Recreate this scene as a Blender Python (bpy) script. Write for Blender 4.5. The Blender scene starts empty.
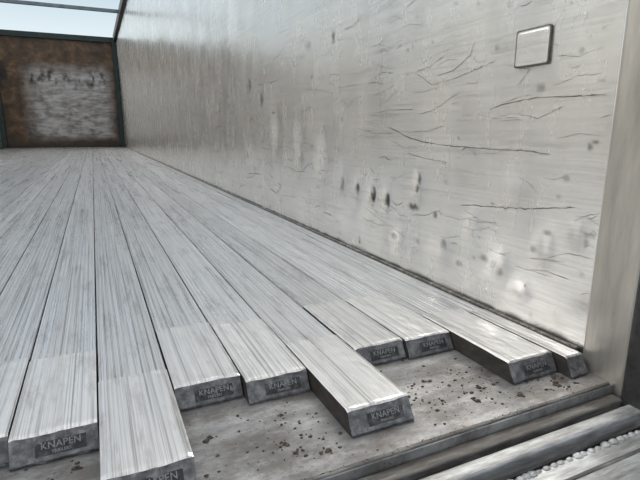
import bpy, math, random, bmesh
import numpy as np
from mathutils import Vector
random.seed(3); rng=np.random.default_rng(5)
H=0.35

def new_mat(name):
    m=bpy.data.materials.new(name); m.use_nodes=True
    nt=m.node_tree; b=nt.nodes['Principled BSDF']
    return m,nt,b
def N(nt,t,**k):
    n=nt.nodes.new(t)
    for a,v in k.items():
        if a in n.inputs: n.inputs[a].default_value=v
        else: setattr(n,a,v)
    return n
def noise(nt,vec,scale3,scale=1,detail=4,rough=.6):
    mp=N(nt,'ShaderNodeMapping'); mp.inputs['Scale'].default_value=scale3
    nt.links.new(vec,mp.inputs['Vector'])
    n=N(nt,'ShaderNodeTexNoise'); n.inputs['Scale'].default_value=scale; n.inputs['Detail'].default_value=detail; n.inputs['Roughness'].default_value=rough
    nt.links.new(mp.outputs[0],n.inputs['Vector']); return n.outputs['Fac']
def ramp(nt,fac,stops):
    r=N(nt,'ShaderNodeValToRGB'); e=r.color_ramp.elements
    e[0].position=stops[0][0]; e[0].color=(*stops[0][1],1)
    e[1].position=stops[-1][0]; e[1].color=(*stops[-1][1],1)
    for p,c in stops[1:-1]:
        x=e.new(p); x.color=(*c,1)
    nt.links.new(fac,r.inputs['Fac']); return r.outputs['Color']
def mix(nt,fac,a,b,mode='MIX'):
    m=N(nt,'ShaderNodeMix',data_type='RGBA',blend_type=mode)
    for s,v in ((m.inputs[0],fac),(m.inputs[6],a),(m.inputs[7],b)):
        if hasattr(v,'links'): nt.links.new(v,s)
        elif isinstance(v,(int,float)): s.default_value=v
        else: s.default_value=(*v,1)
    return m.outputs[2]
def bump(nt,h,b,strength=.3,dist=.002,prev=None):
    n=N(nt,'ShaderNodeBump'); n.inputs['Strength'].default_value=strength; n.inputs['Distance'].default_value=dist
    nt.links.new(h,n.inputs['Height'])
    if prev is not None: nt.links.new(prev,n.inputs['Normal'])
    nt.links.new(n.outputs[0],b.inputs['Normal']); return n.outputs[0]
def coord(nt):
    return N(nt,'ShaderNodeTexCoord').outputs['Object']
def g(v): return (v,v,v)

# ---- materials
def slat_mat(name,lo,hi,met=.8,rr=(.22,.42),bs=.25):
    m,nt,b=new_mat(name); c=coord(nt)
    n1=noise(nt,c,(520,2.4,60),1,5,.65); n2=noise(nt,c,(34,.8,20),1,5,.65); n3=noise(nt,c,(34,6,10),1,7,.72); n4=noise(nt,c,(210,1.1,60),1,4,.6)
    oi=N(nt,'ShaderNodeObjectInfo')
    col=ramp(nt,n1,[(.30,lo),(.46,tuple((a+d*2)/3 for a,d in zip(lo,hi))),(.64,hi)])
    col=mix(nt,.5,col,ramp(nt,n2,[(.32,g(.66)),(.55,g(1.0))]),'MULTIPLY')
    col=mix(nt,.6,col,ramp(nt,n4,[(.36,(.30,.295,.29)),(.46,g(1.0))]),'MULTIPLY')
    col=mix(nt,.5,col,ramp(nt,n3,[(.35,(.46,.44,.42)),(.48,g(1.0))]),'MULTIPLY')
    col=mix(nt,1,col,ramp(nt,oi.outputs['Random'],[(0,g(.84)),(1,g(1.05))]),'MULTIPLY')
    nt.links.new(col,b.inputs['Base Color']); b.inputs['Metallic'].default_value=met
    r=ramp(nt,n2,[(.3,g(rr[1])),(.6,g(rr[0]))]); nt.links.new(r,b.inputs['Roughness'])
    p=bump(nt,n1,b,bs,.0006); bump(nt,n3,b,.12,.0015,p)
    return m
M_slat=slat_mat('worn_aluminium_slat',(.32,.322,.327),(.68,.683,.69),.75,(.27,.42))
M_cap=slat_mat('worn_aluminium_cap',(.34,.34,.343),(.70,.70,.70),.70,(.32,.48))
def simple(name,stops,sc3,met,rough,bs=.3,bd=.002,detail=6):
    m,nt,b=new_mat(name); c=coord(nt)
    n=noise(nt,c,sc3,1,detail,.65)
    nt.links.new(ramp(nt,n,stops),b.inputs['Base Color']); b.inputs['Metallic'].default_value=met; b.inputs['Roughness'].default_value=rough
    bump(nt,n,b,bs,bd); return m
M_face=simple('cast_end_face',[(.3,(.045,.045,.048)),(.5,(.115,.115,.12)),(.75,(.26,.26,.27))],(90,90,90),.4,.5)
M_side=simple('dirt_and_gap_shade',[(.3,(.010,.009,.008)),(.7,(.05,.043,.037))],(60,30,60),.1,.7)  # brown dirt, with the deep shade of the gaps painted into the colour
M_emb=simple('embossed_letters',[(.3,(.11,.11,.115)),(.7,(.28,.28,.29))],(260,260,260),.4,.5)
M_label=simple('label_recess',[(.3,(.012,.012,.014)),(.5,(.03,.03,.033)),(.75,(.11,.11,.115))],(110,110,110),.3,.55)
M_black=simple('black_rubber',[(.3,(.008,.008,.009)),(.7,(.03,.03,.032))],(80,80,80),0,.55)
M_green=simple('dark_green_paint',[(.3,(.004,.014,.013)),(.7,(.010,.028,.026))],(8,8,8),.1,.45)
M_bow=simple('galvanised_bow',[(.3,(.10,.12,.14)),(.7,(.2,.23,.26))],(8,8,8),.5,.45)
M_sill=simple('scuffed_sill_aluminium',[(.3,(.13,.13,.13)),(.5,(.34,.345,.35)),(.7,(.60,.62,.64))],(14,90,90),.5,.45,.5,.0015)
M_grime=simple('grimy_steel_edge',[(.3,(.035,.030,.026)),(.52,(.11,.104,.098)),(.72,(.30,.295,.29))],(14,90,90),.4,.5,.4,.001)
M_debris=simple('dried_dirt_crumbs',[(.3,(.02,.015,.011)),(.6,(.065,.05,.037)),(.8,(.24,.20,.16))],(150,150,150),0,.9)
M_ground=simple('asphalt_yard',[(.3,(.22,.21,.20)),(.7,(.36,.345,.33))],(20,20,20),0,.9)
M_scr=simple('scratch_grime',[(.3,(.03,.027,.024)),(.7,(.10,.09,.08))],(100,100,100),.2,.6)
# deck
m,nt,b=new_mat('grimy_deck_plate'); c=coord(nt)
n1=noise(nt,c,(10,26,10),1,7,.7); n2=noise(nt,c,(160,160,120),1,4,.7); n3=noise(nt,c,(9,14,6),1,6,.72)
col=ramp(nt,n1,[(.3,(.13,.13,.13)),(.5,(.24,.24,.242)),(.7,(.42,.422,.425))])
col=mix(nt,ramp(nt,n3,[(.46,g(0)),(.60,g(.7))]),col,(.085,.075,.067))
col=mix(nt,ramp(nt,n2,[(.59,g(0)),(.69,g(.7))]),col,(.05,.043,.037))
nt.links.new(col,b.inputs['Base Color']); b.inputs['Metallic'].default_value=.5
nt.links.new(ramp(nt,n1,[(.3,g(.55)),(.7,g(.32))]),b.inputs['Roughness']); bump(nt,n2,b,.3,.001)
M_deck=m
# right wall
def wall_mat(name,near=(.87,.858,.83)):
    m,nt,b=new_mat(name); c=coord(nt)
    n1=noise(nt,c,(1,2.0,190),1,5,.6); n2=noise(nt,c,(3,4,3),1,6,.6); n3=noise(nt,c,(30,18,45),1,6,.7); n4=noise(nt,c,(6,14,5),1,4,.6)
    n5=noise(nt,c,(10,26,8),1,7,.75); n6=noise(nt,c,(4,5,60),1,6,.7)
    col=ramp(nt,n2,[(.3,tuple(x*.88 for x in near)),(.6,near),(.75,tuple(min(1,x*1.12) for x in near))])
    col=mix(nt,.45,col,ramp(nt,n1,[(.3,g(.72)),(.6,g(1))]),'MULTIPLY')
    col=mix(nt,.4,col,ramp(nt,n6,[(.34,g(.6)),(.44,g(1))]),'MULTIPLY')
    col=mix(nt,ramp(nt,n3,[(.62,g(0)),(.71,g(.4))]),col,(.32,.31,.29))
    col=mix(nt,ramp(nt,n5,[(.64,g(0)),(.73,g(.4))]),col,(.36,.345,.32))
    a=N(nt,'ShaderNodeAttribute',attribute_name='stain')
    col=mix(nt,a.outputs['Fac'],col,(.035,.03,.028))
    nt.links.new(col,b.inputs['Base Color']); b.inputs['Metallic'].default_value=.85
    nt.links.new(ramp(nt,n4,[(.3,g(.20)),(.7,g(.30))]),b.inputs['Roughness'])
    p=bump(nt,n1,b,.14,.001); bump(nt,n3,b,.05,.002,p)
    return m
M_wall=wall_mat('dented_aluminium_wall')
M_post=simple('weathered_post',[(.3,(.28,.265,.24)),(.6,(.47,.45,.41)),(.8,(.62,.60,.56))],(20,20,3),.7,.33)
# front wall
m,nt,b=new_mat('rusty_front_wall'); tc=N(nt,'ShaderNodeTexCoord'); c=tc.outputs['Object']; gc=tc.outputs['Generated']
n1=noise(nt,c,(4,4,5),1,6,.65); n2=noise(nt,c,(3,3,14),1,5,.6); n3=noise(nt,c,(5,5,3),1,5,.6)
sx=N(nt,'ShaderNodeSeparateXYZ'); nt.links.new(gc,sx.inputs[0])
def win(o,a,b2,c2,d): return ramp(nt,o,[(a,g(0)),(b2,g(1)),(c2,g(1)),(d,g(0))])
wx=win(sx.outputs['X'],.18,.34,.86,.96); wz=win(sx.outputs['Z'],.06,.14,.66,.80)
patch=mix(nt,1,wx,wz,'MULTIPLY'); patch=mix(nt,1,patch,ramp(nt,n1,[(.30,g(.25)),(.52,g(1))]),'MULTIPLY')
col=ramp(nt,n1,[(.3,(.022,.015,.010)),(.5,(.072,.042,.023)),(.7,(.18,.112,.055))])
wh=ramp(nt,n2,[(.3,(.16,.152,.147)),(.6,(.42,.41,.405))])
col=mix(nt,patch,col,wh)
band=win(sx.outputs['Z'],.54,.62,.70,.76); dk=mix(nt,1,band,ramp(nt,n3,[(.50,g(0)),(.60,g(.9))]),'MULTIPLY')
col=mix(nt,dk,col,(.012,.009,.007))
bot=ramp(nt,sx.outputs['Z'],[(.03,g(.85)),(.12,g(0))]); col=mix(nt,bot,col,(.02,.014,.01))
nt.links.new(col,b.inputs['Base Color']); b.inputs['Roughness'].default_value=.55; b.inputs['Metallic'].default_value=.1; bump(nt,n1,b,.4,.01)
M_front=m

# ---- mesh helpers
def mesh_obj(name,verts,faces,mats,fm=None,smooth=False):
    me=bpy.data.meshes.new(name); me.from_pydata(verts,[],faces); 
    for mm in mats: me.materials.append(mm)
    if fm is not None: me.polygons.foreach_set('material_index',fm)
    if smooth: me.polygons.foreach_set('use_smooth',[True]*len(me.polygons))
    me.update(); o=bpy.data.objects.new(name,me); bpy.context.collection.objects.link(o); return o
def box(name,x0,x1,y0,y1,z0,z1,mat,bev=.003,parent=None):
    cx,cy,cz=(x0+x1)/2,(y0+y1)/2,(z0+z1)/2
    v=[(a-cx,b_-cy,c_-cz) for a in (x0,x1) for b_ in (y0,y1) for c_ in (z0,z1)]
    f=[(0,1,3,2),(4,6,7,5),(0,4,5,1),(2,3,7,6),(0,2,6,4),(1,5,7,3)]
    o=mesh_obj(name,v,f,[mat]); o.location=(cx,cy,cz)
    if bev:
        md=o.modifiers.new('b','BEVEL'); md.width=bev; md.segments=3
    if parent: o.parent=parent
    return o
def empty(name):
    e=bpy.data.objects.new(name,None); bpy.context.collection.objects.link(e); return e

# ---- floor slats
P=.275*H; YF=37*H
T=.029
xr=1.85*H
def slat(idx,x0,x1,yend,label=True):
    wd=x1-x0; yc=yend+.63*H
    prof=[(0.0,-T),(0.0,-.003),(.0012,-.0010)]
    n=9 if wd>.06 else 4
    a0,a1=.004,wd-.004; st=(a1-a0)/n
    for i in range(n):
        s=a0+i*st
        prof+= [(s,-.0012),(s+st*.10,-.0004),(s+st*.80,-.0004),(s+st*.90,-.0014)]
    prof+=[(wd-.0012,-.0010),(wd,-.003),(wd,-T)]
    ys=[yc-.005]+list(np.geomspace(yc+.05,YF-.02,26))
    V=[];F=[];FM=[]
    k=len(prof)
    for y in ys:
        for (px,pz) in prof: V.append((x0+px,y,pz))
    for j in range(len(ys)-1):
        for i in range(k-1):
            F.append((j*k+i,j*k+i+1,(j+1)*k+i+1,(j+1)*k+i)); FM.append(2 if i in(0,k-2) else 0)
    nx=18
    base=len(V)
    ylist=[yc]+[yc-.0020]+list(np.linspace(yc-.012,yend+.006,12))+[yend+.0018]
    wob=rng.normal(0,.0007,(len(ylist)+8,nx+1))
    wob[:,1:-1]=(wob[:,:-2]+wob[:,1:-1]*2+wob[:,2:])/3
    def ring(y,z,jr,face=False):
        for i in range(nx+1):
            t=i/nx; x=x0+.0002+(wd-.0004)*t
            ed=min(t,1-t)*wd
            dz=-.0014*max(0,1-ed/.004)
            V.append((x,y+wob[jr][i]*(.9 if face else .3),z+dz*(.4 if face else 1)+wob[jr][i]*.3))
    jr=0
    for q,y in enumerate(ylist):
        z=.0020 if q>0 else -.001
        if q==len(ylist)-1: z=.0016
        ring(y,z,jr); jr+=1
    nrow0=jr
    for (dy,z) in [(-.0008,-.0004),(-.0030,-.0045),(-.0090,-.0155),(-.0150,-.0255),(-.0145,-T)]:
        ring(yend+dy,z,jr,True); jr+=1
    kk=nx+1
    for j in range(jr-1):
        for i in range(nx):
            F.append((base+j*kk+i,base+(j+1)*kk+i,base+(j+1)*kk+i+1,base+j*kk+i+1)); FM.append(3 if j>=nrow0 else (2 if j==0 else 1))
    for side in (0,nx):
        bi=len(V)
        for j in range(jr):
            V.append(V[base+j*kk+side])
        for j in range(jr):
            v=V[base+j*kk+side]; V.append((v[0],v[1] if v[1]>yend-.0145 else yend-.0145,-T))
        for j in range(jr-1):
            f=(bi+j,bi+j+1,bi+jr+j+1,bi+jr+j)
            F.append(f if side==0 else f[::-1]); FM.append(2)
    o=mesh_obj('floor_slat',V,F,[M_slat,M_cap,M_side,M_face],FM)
    th=math.atan2(.024,.0142)
    def onface(s,off):
        return (yend-.015+math.cos(th)*s-off*math.sin(th), -.0255+math.sin(th)*s+off*math.cos(th))
    if label and wd>.06:
        xc=(x0+x1)/2+wd*.07; hw=wd*.29
        y0_,z0_=onface(.0045,.0005); y1_,z1_=onface(.0205,.0005)
        lb=mesh_obj('label_plate',[(xc-hw,y0_,z0_),(xc+hw,y0_,z0_),(xc+hw,y1_,z1_),(xc-hw,y1_,z1_)],[(0,1,2,3)],[M_label]); lb.parent=o
        for txt,sz,s in (('KNAPEN',.0108,.0120),('TRAILERS',.0048,.0064)):
            cu=bpy.data.curves.new('lettering','FONT'); cu.body=txt; cu.size=sz; cu.align_x='CENTER'; cu.extrude=.0003; cu.space_character=1.05; cu.offset=.0001
            cu.materials.append(M_emb)
            t=bpy.data.objects.new('embossed_lettering',cu); bpy.context.collection.objects.link(t)
            yy,zz=onface(s,.0009)
            t.location=(xc,yy,zz); t.rotation_euler=(th,0,0); t.parent=o
    return o
ends={0:1.43,1:1.82,2:1.84,3:1.395,4:1.76,5:1.83,6:1.38,7:1.71,8:1.75}
slat(-1,xr+.002,1.965*H,1.36*H,False)
GAP=.0018
for i in range(25):
    x1=xr-i*P; x0=x1-P
    e=ends.get(i,[1.40,1.80,1.76][i%3])
    slat(i,x0+GAP/2,x1-GAP/2,e*H)
xl=-5.27*H
box('floor',xl,.705,1.21*H,YF+.05,-.0700,-.0300,M_deck,.002)
# ---- right wall grid
ys=[1.38*H]
while ys[-1]<YF: ys.append(ys[-1]+.0042*max(1,ys[-1]/.75))
ys=np.array(ys); ys[-1]=YF
zs=list(np.arange(-.032,.62,.0036)); 
while zs[-1]<2.42: zs.append(zs[-1]+.02)
zs=np.array(zs)
YY,ZZ=np.meshgrid(ys,zs,indexing='ij')
_G={}
def vnoise(a,b,seed):
    if seed not in _G: _G[seed]=np.random.default_rng(seed).random((256,256))
    G=_G[seed]
    ai=np.floor(a).astype(int);bi=np.floor(b).astype(int);fa=a-ai;fb=b-bi
    fa=fa*fa*fa*(fa*(fa*6-15)+10);fb=fb*fb*fb*(fb*(fb*6-15)+10)
    g_=lambda i,j:G[i%256,j%256]
    return (g_(ai,bi)*(1-fa)+g_(ai+1,bi)*fa)*(1-fb)+(g_(ai,bi+1)*(1-fa)+g_(ai+1,bi+1)*fa)*fb-.5
dents=[(.676,.096,.022,.028,.006),(.577,.149,.015,.03,.005),(.522,.186,.012,.022,.0035),(.858,.086,.03,.04,.005),(.953,.22,.02,.04,.006),
 (1.09,.17,.02,.035,.006),(1.165,.18,.02,.035,.006),(1.25,.18,.022,.04,.006),(1.35,.2,.03,.05,.006),(.76,.16,.02,.03,.004),(.62,.06,.02,.02,.004),
 (1.5,.25,.03,.08,.007),(1.7,.3,.04,.1,.008),(1.95,.35,.05,.1,.009),(.8,.3,.04,.03,.003),(.66,.25,.03,.03,.003),(1.03,.07,.02,.03,.005)]
def disp(Y,Z):
    D=.008*vnoise(Y*4,Z*2.0,1)+.0022*vnoise(Y*11+3,Z*3,2)
    m=np.exp(-((Z-.17)/.12)**2)
    D=D+.005*vnoise(Y*17+9,Z*3+7,4)*m*np.clip(1.6-Y*.25,.3,1)
    for (y,z,sy,sz,a) in dents: D=D+a*np.exp(-((Y-y)/sy)**2-((Z-z)/sz)**2)
    return D*np.clip((Z+.03)/.08,0,1)
D=disp(YY,ZZ)
WALLX=.70
S=np.zeros_like(YY)
def smudge(y,z,sy,sz,a=.8,seed=0):
    global S
    n=vnoise(YY*120+seed,ZZ*90+seed*2,7)+.5
    S=np.maximum(S,a*np.clip((np.exp(-((YY-y)/sy)**2-((ZZ-z)/sz)**2)*(.4+1.3*n)-.12)*1.6,0,1))
for k,(y,z,sy,sz,a) in enumerate([(.953,.238,.007,.014,.95),(.962,.218,.005,.010,.85),(1.253,.1875,.009,.015,.9),(1.165,.177,.014,.024,.95),(1.092,.172,.012,.020,.95),(.969,.170,.018,.009,.85),(.8825,.163,.007,.008,.7),
   (1.42,.633,.010,.014,.9),(.507,.335,.006,.003,.7),(.515,.327,.003,.006,.6),(2.306,.568,.02,.03,.6),(2.13,.489,.02,.03,.6),(1.228,.034,.006,.01,.8),(1.613,.641,.02,.006,.5),
   (.577,.18,.008,.004,.6),(.60,.145,.006,.005,.5),(.5,.19,.01,.003,.6),(.676,.082,.01,.008,.5),(.72,.10,.012,.006,.5),(1.35,.19,.012,.02,.5),(1.05,.08,.012,.008,.5),(.85,.10,.01,.012,.45),(.79,.07,.01,.006,.5)]):
    smudge(y,z,sy,sz,a,k*3.7)
for k in range(90):
    y=.5+3.5*random.random()**1.6; sc=random.uniform(.5,1)
    smudge(y,random.uniform(.02,.62),random.uniform(.002,.006)*(1+y)*sc,random.uniform(.002,.008)*sc,random.uniform(.25,.6),k*1.3)
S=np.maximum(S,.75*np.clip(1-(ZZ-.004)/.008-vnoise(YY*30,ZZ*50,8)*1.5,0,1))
V=np.stack([WALLX+D,YY,ZZ],-1).reshape(-1,3)
ny,nz=YY.shape
idx=np.arange(ny*nz).reshape(ny,nz)
F=np.stack([idx[:-1,:-1],idx[:-1,1:],idx[1:,1:],idx[1:,:-1]],-1).reshape(-1,4)
wr=mesh_obj('wall_right',V.tolist(),F.tolist(),[M_wall],None,True)
at=wr.data.attributes.new('stain','FLOAT','POINT'); at.data.foreach_set('value',S.reshape(-1))
# scratches
SV=[];SF=[]
def scratch(pts,w,jit=.0006):
    P_=[np.array(p,float) for p in pts]; out=[]
    for a,b_ in zip(P_[:-1],P_[1:]):
        n=max(2,int(np.linalg.norm(b_-a)/.006))
        for i in range(n): out.append(a+(b_-a)*i/n)
    out.append(P_[-1]); out=np.array(out)
    out=out+rng.normal(0,jit,out.shape)
    n=len(out); b0=len(SV)
    for i,p in enumerate(out):
        d=out[min(i+1,n-1)]-out[max(i-1,0)]; d=d/(np.linalg.norm(d)+1e-9); nn=np.array([-d[1],d[0]])
        ww=w*(.35+.9*random.random())*(.2 if i in(0,n-1) else 1)/2
        for s_ in (-1,1):
            q=p+nn*ww*s_
            dx=float(disp(np.array(q[0]),np.array(q[1])))
            SV.append((WALLX+dx-.0009,q[0],q[1]))
    for i in range(n-1): SF.append((b0+2*i,b0+2*i+1,b0+2*i+3,b0+2*i+2))
scratch([(1.083,.362),(1.04,.350),(.993,.336),(.94,.328),(.878,.322),(.79,.319),(.70,.317),(.64,.318),(.587,.313)],.0020)
scratch([(.74,.392),(.70,.402),(.680,.403),(.63,.408),(.579,.406),(.53,.405),(.496,.404)],.0015)
scratch([(.80,.197),(.764,.2026),(.70,.207),(.617,.216),(.528,.23)],.0016)
scratch([(.505,.215),(.49,.222)],.002)
scratch([(.856,.458),(.80,.468),(.730,.482)],.0012)
scratch([(.9,.47),(.85,.476),(.802,.50),(.79,.525)],.0011)
scratch([(1.16,.40),(1.08,.405),(.98,.402)],.0010)
scratch([(.95,.39),(.90,.40),(.83,.43)],.0010)
scratch([(1.0,.30),(.93,.29),(.85,.285)],.0010)
scratch([(1.25,.36),(1.16,.345),(1.07,.347)],.0010)
for k in range(250):
    y=.5+2.8*random.random()**1.4; z=random.uniform(.05,.66); L=random.uniform(.015,.11)*(.6+.5*y); a=random.gauss(0,.16)
    if random.random()<.10: a=random.uniform(-1.4,1.4); L*=.4
    c_=random.gauss(0,.10)*L
    y2=max(y-L*math.cos(a),.486)
    scratch([(y,z),((y+y2)/2,z+L*math.sin(a)/2+c_),(y2,z+L*math.sin(a))],random.choice([.0004,.0004,.0006,.0009])*(.7+.5*y),.0004)
for z in np.arange(.03,.6,.022): scratch([(1.012,z),(1.0125,z+.004)],.0016,.0002)
so_=mesh_obj('scratch_marks',SV,SF,[M_scr]); so_.parent=wr
# inspection plate on wall
bm=bmesh.new()
def rr(y0,y1,z0,z1,r,x,rot=0):
    vs=[]
    for cy,cz,a0 in ((y1-r,z1-r,0),(y0+r,z1-r,90),(y0+r,z0+r,180),(y1-r,z0+r,270)):
        for q in range(5):
            a=math.radians(a0+q*22.5); vs.append(bm.verts.new((x,cy+r*math.cos(a),cz+r*math.sin(a))))
    return vs
X0=WALLX-.003
rings=[rr(.606,.679,.461,.523,.004,WALLX+.004),rr(.606,.679,.461,.523,.004,X0-.0005),rr(.6085,.6765,.4635,.5205,.004,X0-.0008),rr(.611,.674,.466,.518,.003,X0-.0008),rr(.6125,.6725,.4675,.5165,.003,X0-.0012),rr(.616,.669,.471,.513,.003,X0-.0012)]
for k in range(len(rings)-1):
    A,B=rings[k],rings[k+1]
    for i in range(20):
        f=bm.faces.new((A[i],A[(i+1)%20],B[(i+1)%20],B[i])); f.material_index=1 if k in(1,0) else 0
bm.faces.new(rings[-1])
bmesh.ops.recalc_face_normals(bm,faces=bm.faces)
me=bpy.data.meshes.new('patch_plate'); bm.to_mesh(me); bm.free(); me.materials.append(M_wall); me.materials.append(M_scr)
o=bpy.data.objects.new('patch_plate',me); bpy.context.collection.objects.link(o); o.parent=wr
# other walls
box('wall_left',xl-.04,xl,1.38*H,YF,-.032,2.42,M_wall,.002)
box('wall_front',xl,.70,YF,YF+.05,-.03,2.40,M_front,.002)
for n_,a in (('corner_pillar',(.60,.70)),('corner_pillar',(xl,xl+.10))):
    box(n_,a[0],a[1],YF-.1,YF,0.002,2.42,M_green,.01)
box('front_header_beam',xl,.70,YF-.06,YF+.06,2.38,2.50,M_green,.01)
box('top_rail',.64,.78,.3,YF,2.42,2.56,M_black,.01)
box('top_rail',xl-.08,xl+.015,.3,YF,2.42,2.54,M_black,.01)
for y in (10.1,7.3,4.5,1.7): box('roof_bow',xl,.70,y,y+.05,2.46,2.52,M_bow,.008)
box('trim_1',.690,.699,1.40*H,YF,-.03,.0035,M_grime,.002)
box('door_post',.698,.80,1.17*H,1.385*H,-.06,2.42,M_post,.006)
box('door_seal',.685,.82,.93*H,1.165*H,-.06,2.42,M_black,.01)
# ---- sill
s=empty('rear_sill')
box('under_channel',xl,.70,.20,.43,-.12,-.074,M_side,.002,s)
box('edge_lip',xl,.69,.4245,.431,-.066,-.0275,M_grime,.002,s)
box('step_flange',xl,.69,.402,.4225,-.074,-.043,M_grime,.003,s)
box('inner_rail',xl,.69,.372,.394,-.074,-.044,M_sill,.0045,s)
box('tread_plate',xl,.80,.262,.350,-.074,-.048,M_sill,.004,s)
box('plate_edge_strip',xl,.80,.318,.323,-.060,-.0460,M_grime,.0015,s)
box('rubber_buffer',xl,.82,.15,.256,-.12,-.055,M_black,.008,s)
bm=bmesh.new()
x=0.0
while x<.68:
    r=random.uniform(.0030,.0055)
    mt=bmesh.ops.create_icosphere(bm,subdivisions=2,radius=r)
    for v in mt['verts']: v.co=Vector((v.co.x*1.5+x,v.co.y+.346+random.uniform(-.0005,.0005),v.co.z*.7-.0480))
    x+=random.uniform(.009,.017)
me=bpy.data.meshes.new('weld_bead'); bm.to_mesh(me); bm.free(); me.materials.append(M_sill)
o=bpy.data.objects.new('weld_bead',me); bpy.context.collection.objects.link(o); o.parent=s
# ---- debris
bm=bmesh.new()
def crumb(x,y,z,r):
    mt=bmesh.ops.create_icosphere(bm,subdivisions=1 if r<.003 else 2,radius=r)
    a=random.uniform(.8,1.7)
    for v in mt['verts']:
        j=random.uniform(.7,1.25); v.co=Vector((v.co.x*a*j+x,v.co.y*j+y,v.co.z*.5*j+z+r*.25))
for i in range(520):
    x=random.uniform(-.35,.66); y=random.uniform(.44,.66)
    if random.random()<.65: x=random.gauss(random.choice([.2,.42,.5,.6,.62]),.035); y=random.gauss(.50,.035)
    if y<.44 or x>.66: continue
    crumb(x,y,-.030,random.choice([.0006,.0006,.0008,.001,.0012,.0015,.002,.0025]))
for (x,y) in [(.47,.475),(.50,.50),(.54,.46),(.22,.47),(.18,.50),(.58,.49),(.44,.55),(-.05,.56),(-.08,.54),(.61,.46),(.10,.55),(.63,.48),(.20,.56)]:
    for q in range(5): crumb(x+random.gauss(0,.004),y+random.gauss(0,.004),-.030,random.uniform(.0012,.0034))
for i in range(120): crumb(random.uniform(.1,.685),random.uniform(.424,.431),-.0275,random.choice([.0005,.0007,.001]))
for i in range(60):
    y=.5+2.0*random.random()**2; crumb(.6925-random.random()*.003,y,.0035,random.choice([.0007,.001,.0014]))
me=bpy.data.meshes.new('dirt_crumbs'); bm.to_mesh(me); bm.free(); me.materials.append(M_debris)
o=bpy.data.objects.new('dirt_crumbs',me); bpy.context.collection.objects.link(o)
box('ground',-30,30,-30,40,-1.30,-1.25,M_ground,0)

# ---- light
wd=bpy.data.worlds.new('sky'); bpy.context.scene.world=wd; wd.use_nodes=True; nt=wd.node_tree
bg=nt.nodes['Background']; tc=N(nt,'ShaderNodeTexCoord'); sx=N(nt,'ShaderNodeSeparateXYZ'); nt.links.new(tc.outputs['Generated'],sx.inputs[0])
col=ramp(nt,sx.outputs['Z'],[(0,(.97,.93,.88)),(.17,(.54,.62,.66)),(.24,(.42,.51,.57)),(.32,(.33,.43,.53)),(.6,(.86,.89,.92)),(1,(1,1,1))])
nt.links.new(col,bg.inputs['Color']); bg.inputs['Strength'].default_value=1.4
sl=bpy.data.lights.new('sun','SUN'); sl.energy=4.2; sl.angle=math.radians(25); sl.color=(1,.96,.90)
so=bpy.data.objects.new('sun',sl); bpy.context.collection.objects.link(so)
so.rotation_euler=Vector((.62,-.35,-.60)).to_track_quat('-Z','Y').to_euler()
cam=bpy.data.cameras.new('camera'); cam.lens=27.06; cam.sensor_width=36; cam.clip_start=.02
co=bpy.data.objects.new('camera',cam); bpy.context.collection.objects.link(co)
co.location=(0,0,H); co.rotation_euler=(math.radians(90-12.65),0,math.radians(-24.8))
bpy.context.scene.camera=co
bpy.context.scene.view_settings.view_transform='Standard'
